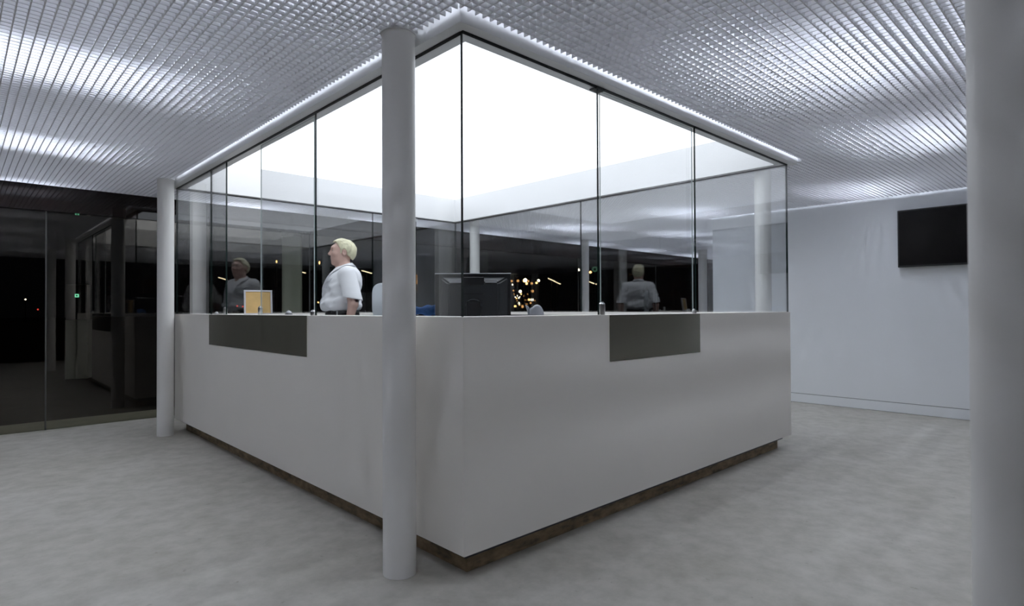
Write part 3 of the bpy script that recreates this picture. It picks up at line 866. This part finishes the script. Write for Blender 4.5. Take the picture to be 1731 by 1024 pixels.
# head
B.ell((0.012, 0, 1.575), (0.094, 0.072, 0.090), 0.01)
B.ell((0.055, 0, 1.535), (0.066, 0.058, 0.088), 0.03)
B.ell((0.050, 0, 1.485), (0.062, 0.052, 0.045), 0.03)
B.ell((0.094, 0, 1.455), (0.022, 0.024, 0.020), 0.025)                # chin
B.ell((0.100, 0, 1.590), (0.020, 0.045, 0.022), 0.02)                 # brow ridge
for s_ in (-1, 1):
    B.ell((0.082, 0.040 * s_, 1.535), (0.028, 0.022, 0.022), 0.02)    # cheek
    B.ell((0.118, 0.031 * s_, 1.566), (0.017, 0.019, 0.012), 0.012, cut=True)   # eye socket
    B.ell((0.000, 0.073 * s_, 1.545), (0.020, 0.012, 0.031), 0.008)   # ear
    B.ell((0.006, 0.082 * s_, 1.548), (0.011, 0.007, 0.018), 0.006, cut=True)
for s_ in (-1, 1):
    B.cone((0.1055, 0.020 * s_, 1.576), (0.096, 0.044 * s_, 1.573), 0.0065, 0.0055, 0.006)   # upper lid
    B.cone((0.1025, 0.020 * s_, 1.5555), (0.095, 0.042 * s_, 1.557), 0.005, 0.005, 0.006)
B.cone((0.116, 0, 1.570), (0.136, 0, 1.537), 0.009, 0.0125, 0.012)    # nose
for s_ in (-1, 1): B.ell((0.126, 0.011 * s_, 1.531), (0.012, 0.008, 0.008), 0.008)
B.ell((0.113, 0, 1.503), (0.013, 0.022, 0.008), 0.008)                # lips
B.ell((0.110, 0, 1.489), (0.013, 0.021, 0.008), 0.006)
B.cone((-0.005, 0, 1.34), (0.018, 0, 1.49), 0.066, 0.058, 0.03)       # neck
# trunk under the clothes
B.ell((0.0, 0, 1.24), (0.115, 0.15, 0.20), 0.05)
B.ell((0.01, 0, 1.05), (0.12, 0.15, 0.17), 0.05)
B.ell((0.0, 0, 0.90), (0.10, 0.14, 0.12), 0.05)
for s_ in (-1, 1):
    sh_, el, wr_ = (-0.03, 0.180 * s_, 1.345), (-0.075, 0.245 * s_, 1.08), (-0.025, 0.240 * s_, 0.86)
    B.cone((-0.02, 0.10 * s_, 1.33), sh_, 0.045, 0.04, 0.02)
    B.cone(sh_, el, 0.042, 0.044, 0.015)
    B.cone(el, wr_, 0.043, 0.027, 0.015)
    # hand: palm, four fingers, thumb
    px, py, pz = wr_
    B.cone((px + 0.004, py, pz - 0.005), (px + 0.02, py - 0.002 * s_, pz - 0.07), 0.026, 0.027, 0.012)
    B.cone((px - 0.002, py, pz - 0.06), (px + 0.038, py, pz - 0.06), 0.015, 0.015, 0.015)
    for q, ln in ((-0.012, 0.058), (0.010, 0.072), (0.031, 0.078), (0.052, 0.068)):
        k1 = (px + q + 0.004, py - 0.002 * s_, pz - 0.075)
        k2 = (k1[0] + 0.006, py - 0.008 * s_, k1[2] - ln * 0.5)
        k3 = (k2[0] + 0.004, py - 0.024 * s_, k2[2] - ln * 0.42)
        B.cone(k1, k2, 0.0092, 0.0085, 0.003); B.cone(k2, k3, 0.0085, 0.0072, 0.003)
    t1 = (px + 0.030, py - 0.008 * s_, pz - 0.030); t2 = (px + 0.062, py - 0.016 * s_, pz - 0.062); t3 = (px + 0.070, py - 0.022 * s_, pz - 0.095)
    B.cone(t1, t2, 0.013, 0.0105, 0.008); B.cone(t2, t3, 0.0105, 0.0085, 0.004)
    hip, kn, an = (0.0, 0.09 * s_, 0.88), (0.015, 0.095 * s_, 0.48), (-0.02, 0.10 * s_, 0.09)
    B.cone(hip, kn, 0.075, 0.05, 0.03); B.cone(kn, an, 0.05, 0.035, 0.02)
    B.cone(an, (0.10, 0.115 * s_, 0.045), 0.033, 0.028, 0.02)
body = B.mesh('body', M['skin'], person)
# face details
for s_ in (-1, 1):
    bm = bmesh.new(); bmesh.ops.create_icosphere(bm, subdivisions=2, radius=0.0098)
    ey = finish('eye', bm, M['eye'], person, True); ey.location = (0.0985, 0.030 * s_, 1.566)
    bm = bmesh.new(); bmesh.ops.create_icosphere(bm, subdivisions=2, radius=0.0060)
    ir = finish('iris', bm, M['iris'], ey, True); ir.location = (0.0050, 0.001 * s_, -0.0005)
    E_ = Field((0.07, -0.07, 1.56), (0.13, 0.07, 1.62), 0.003)
    E_.cone((0.1165, 0.014 * s_, 1.587), (0.101, 0.050 * s_, 1.590), 0.0046, 0.0040, 0.002)
    E_.mesh('eyebrow', M['brow'], person)
L_ = Field((0.09, -0.04, 1.47), (0.14, 0.04, 1.52), 0.0028)
L_.ell((0.1160, 0, 1.5020), (0.0110, 0.022, 0.005), 0.002); L_.ell((0.1135, 0, 1.4910), (0.0110, 0.020, 0.0055), 0.002)
L_.mesh('lips', M['lip'], person)
# hair: short crop
Hh = Field((-0.13, -0.12, 1.44), (0.15, 0.12, 1.71), 0.0045)
Hh.ell((0.008, 0, 1.585), (0.104, 0.083, 0.089), 0.01)
Hh.ell((-0.035, 0, 1.558), (0.066, 0.076, 0.080), 0.03)
Hh.ell((0.050, 0, 1.642), (0.054, 0.062, 0.026), 0.03, rot=-0.25)
Hh.ell((-0.03, 0, 1.508), (0.040, 0.056, 0.026), 0.02)
sl, X, Y, Z = Hh.sub(Hh.o, Hh.o + Hh.h * Hh.n)
face = np.maximum(0.036 - X + 0.55 * np.maximum(0, Z - 1.575), Z - 1.645 + 0.15 * (X - 0.1))         # inside where x large and z low
Hh.cut(sl, np.broadcast_to(face, Hh.F.shape).astype(np.float32), 0.006)
lowr = np.maximum(Z - 1.535 + 0.9 * np.maximum(0, -0.012 - X), 0 * X + 0 * Y - 1.0)
Hh.cut(sl, np.broadcast_to(lowr, Hh.F.shape).astype(np.float32), 0.006)
for s_ in (-1, 1): Hh.ell((0.004, 0.085 * s_, 1.545), (0.026, 0.03, 0.034), 0.006, cut=True)
Hh.F += (0.0022 * np.sin(55 * X + 22 * np.sin(60 * Y) + 30 * Z) + 0.0016 * np.sin(150 * Y + 40 * X + 60 * Z)).astype(np.float32)
Hh.mesh('hair', M['hair'], person)
# shirt
T_ = Field((-0.27, -0.38, 0.97), (0.29, 0.38, 1.50), 0.006)
T_.ell((0.015, 0, 1.255), (0.150, 0.190, 0.165), 0.03)
T_.ell((0.070, 0, 1.210), (0.120, 0.150, 0.100), 0.05)
T_.ell((0.035, 0, 1.09), (0.168, 0.190, 0.120), 0.05)
T_.ell((0.085, 0, 1.075), (0.125, 0.150, 0.055), 0.04)
T_.ell((-0.055, 0, 1.30), (0.090, 0.165, 0.12), 0.05)
T_.ell((-0.06, 0, 1.07), (0.085, 0.16, 0.06), 0.04)
T_.cone((-0.025, -0.15, 1.350), (-0.025, 0.15, 1.350), 0.070, 0.070, 0.04)
T_.cone((-0.012, 0, 1.34), (0.0, 0, 1.425), 0.11, 0.075, 0.04)
for s_ in (-1, 1):
    T_.cone((-0.03, 0.175 * s_, 1.335), (-0.078, 0.248 * s_, 1.09), 0.074, 0.082, 0.025, sy=0.86)
sl, X, Y, Z = T_.sub(T_.o, T_.o + T_.h * T_.n)
T_.cut(sl, np.broadcast_to(Z - 1.018, T_.F.shape).astype(np.float32), 0.02)                       # tucked hem
for s_ in (-1, 1):                                                                              # sleeve hems
    hem = np.maximum((Z - 1.128) - 0.18 * (X + 0.07), 0.192 + 0.02 * (1.13 - Z) - Y * s_)
    T_.cut(sl, np.broadcast_to(hem, T_.F.shape).astype(np.float32), 0.003)
T_.cone((0.0, 0, 1.36), (0.02, 0, 1.50), 0.062, 0.064, 0.004, cut=True)
T_.ell((0.09, 0, 1.425), (0.05, 0.028, 0.055), 0.006, cut=True)
sl, X, Y, Z = T_.sub(T_.o, T_.o + T_.h * T_.n)
T_.cut(sl, np.broadcast_to(1.440 - 0.33 * X - Z + 0 * Y, T_.F.shape).astype(np.float32), 0.003)
wr_f = 0.004 * np.sin(38 * Z + 26 * X + 9 * np.sin(14 * Y)) + 0.003 * np.sin(60 * Y + 34 * Z - 20 * X) + 0.0025 * np.sin(95 * Z - 40 * Y)
wgt = np.clip((1.34 - Z) / 0.12, 0.25, 1.0) * np.clip((0.215 - np.abs(Y)) / 0.03, 0.15, 1.0)
T_.F += (wr_f * wgt).astype(np.float32)
shirt = T_.mesh('shirt', M['shirt'], person)
for s_ in (-1, 1):
    C_ = Field((-0.2, min(0.12 * s_, 0.36 * s_), 1.08), (0.06, max(0.12 * s_, 0.36 * s_), 1.2), 0.005)
    C_.cone((-0.066, 0.232 * s_, 1.155), (-0.072, 0.240 * s_, 1.125), 0.0850, 0.0870, 0.0, sy=0.88)
    sl2, X2, Y2, Z2 = C_.sub(C_.o, C_.o + C_.h * C_.n)
    sh2 = np.broadcast_to((Z2 - 1.126) - 0.18 * (X2 + 0.07), C_.F.shape)
    C_.cut(sl2, sh2.astype(np.float32), 0.002)
    C_.cut(sl2, (-(sh2 - 0.030)).astype(np.float32), 0.002)
    C_.cut(sl2, np.broadcast_to(0.165 - Y2 * s_, C_.F.shape).astype(np.float32), 0.002)
    C_.cone((-0.04, 0.19 * s_, 1.28), (-0.082, 0.25 * s_, 1.0), 0.05, 0.056, 0.003, cut=True)
    C_.mesh('sleeve_cuff', M['shirt'], shirt)
from mathutils.bvhtree import BVHTree
me_ = shirt.data
bvh = BVHTree.FromPolygons([v.co for v in me_.vertices], [p.vertices[:] for p in me_.polygons])
def lifted(p, off):
    h = bvh.find_nearest(Vector(p))
    return h[0] + h[1] * off
# collar: folded band with two points
def ribbon(name, rows, m, par, th=0.004):
    bm = bmesh.new(); vs = [[bm.verts.new(p) for p in r] for r in rows]
    for ra, rb in zip(vs, vs[1:]):
        for i in range(len(ra) - 1): bm.faces.new((ra[i], ra[i + 1], rb[i + 1], rb[i]))
    bmesh.ops.solidify(bm, geom=list(bm.faces), thickness=th)
    return finish(name, bm, m, par, True)
for s_ in (-1, 1):
    top, mid, low = [], [], []
    for i in range(15):
        t = i / 14; a = math.pi * (1 - 0.86 * t)             # back of the neck to the front
        dx, dy = math.cos(a), math.sin(a) * s_
        zt = 1.462 - 0.062 * t ** 1.3
        fl = 0.028 + 0.042 * t ** 2
        top.append((0.004 + 0.067 * dx + 0.012 * t, 0.066 * dy, zt))
        mid.append((0.004 + 0.080 * dx + 0.016 * t, 0.081 * dy, zt - 0.012))
        low.append(lifted((0.004 + 0.100 * dx + 0.040 * t ** 2, 0.100 * dy + 0.018 * s_ * t, zt - 0.016 - fl), 0.0065))
    ribbon('collar', [top, mid, low], M['shirt'], shirt, 0.005)
# chest pockets and placket, laid on the shirt surface by ray casting
def onshirt(org, dr, off):
    h = bvh.ray_cast(Vector(org), Vector(dr).normalized())
    if h[0] is None: return None
    return h[0] + h[1] * off
def patch(name, corners, off, th, m, nu=8, nv=8):
    rows = []
    for j in range(nv + 1):
        r = []
        for i in range(nu + 1):
            y, z = corners(i / nu, j / nv)
            p = onshirt((0.6, y, z), (-1, 0, 0), off)
            r.append(p if p is not None else Vector((0.15, y, z)))
        rows.append(r)
    o = ribbon(name, rows, m, shirt, th)
    return o
for s_ in (-1, 1):
    patch('pocket', lambda u, v: ((0.05 + 0.085 * u) * s_, 1.215 + 0.09 * v), 0.003, 0.003, M['shirt'])
    patch('pocket_flap', lambda u, v: ((0.045 + 0.095 * u) * s_, 1.318 - (0.030 + 0.012 * (1 - abs(2 * u - 1))) * v), 0.007, 0.004, M['shirt'])
patch('placket', lambda u, v: (-0.016 + 0.032 * u, 1.06 + 0.28 * v), 0.003, 0.003, M['shirt'], 3, 16)
# trousers, belt, shoes
R_ = Field((-0.22, -0.30, 0.02), (0.25, 0.30, 1.07), 0.008)
R_.ell((0.005, 0, 0.93), (0.140, 0.180, 0.14), 0.03)
R_.cone((0.015, 0, 0.96), (0.022, 0, 1.03), 0.138, 0.142, 0.03, sy=1.2)
for s_ in (-1, 1):
    R_.cone((0.0, 0.092 * s_, 0.88), (0.012, 0.10 * s_, 0.48), 0.098, 0.076, 0.03)
    R_.cone((0.012, 0.10 * s_, 0.48), (-0.01, 0.105 * s_, 0.05), 0.076, 0.070, 0.02)
R_.plane(lambda X, Y, Z: 1.024 - Z + 0 * X + 0 * Y, 0.004)
tr_ = R_.mesh('trousers', M['trouser'], person)
bm = bmesh.new(); n = 40; rows = []
for z, k in ((0.984, 1.0), (0.986, 1.02), (1.018, 1.02), (1.020, 1.0)):
    rows.append([bm.verts.new((0.020 + 0.146 * k * math.cos(2 * math.pi * i / n), 0.176 * k * math.sin(2 * math.pi * i / n), z)) for i in range(n)])
for ra, rb in zip(rows, rows[1:]):
    for i in range(n): bm.faces.new((ra[i], ra[(i + 1) % n], rb[(i + 1) % n], rb[i]))
blt = finish('belt', bm, M['belt'], person, True)
mbox('buckle', (0.166, 0.172, -0.024, 0.024, 0.984, 1.020), M['silver'], blt, 0.002)
mbox('key_clip', (0.055, 0.068, 0.170, 0.184, 0.955, 1.022), M['silver'], blt, 0.002)
for s_ in (-1, 1):
    K_ = Field((-0.10, min(0.03 * s_, 0.19 * s_), 0.0 - 0.02), (0.22, max(0.03 * s_, 0.19 * s_), 0.13), 0.006)
    K_.cone((-0.03, 0.105 * s_, 0.045), (0.13, 0.122 * s_, 0.034), 0.046, 0.038, 0.02)
    K_.cone((-0.02, 0.105 * s_, 0.06), (-0.01, 0.105 * s_, 0.10), 0.045, 0.042, 0.02)
    K_.plane(lambda X, Y, Z: Z - 0.0015 + 0 * X + 0 * Y, 0.002)
    K_.mesh('shoe', M['belt'], person)
# tattoo patch on the left upper arm
bb = BVHTree.FromPolygons([v.co for v in body.data.vertices], [p.vertices[:] for p in body.data.polygons])
rows = []
for j in range(7):
    r = []
    for i in range(9):
        a = -2.0 + 1.5 * i / 8
        cz = 1.098 + 0.024 * j / 6
        cx, cy = -0.070, 0.238
        d = Vector((math.sin(a), math.cos(a), 0))
        h = bb.ray_cast(Vector((cx, cy, cz)) + d * 0.15, -d)
        r.append((h[0] + h[1] * 0.0012) if h[0] is not None else Vector((cx, cy, cz)) + d * 0.048)
    rows.append(r)
tt = ribbon('tattoo', rows, M['tattoo'], body, 0.0006); tt['label'] = 'dark tattoo on the upper arm'
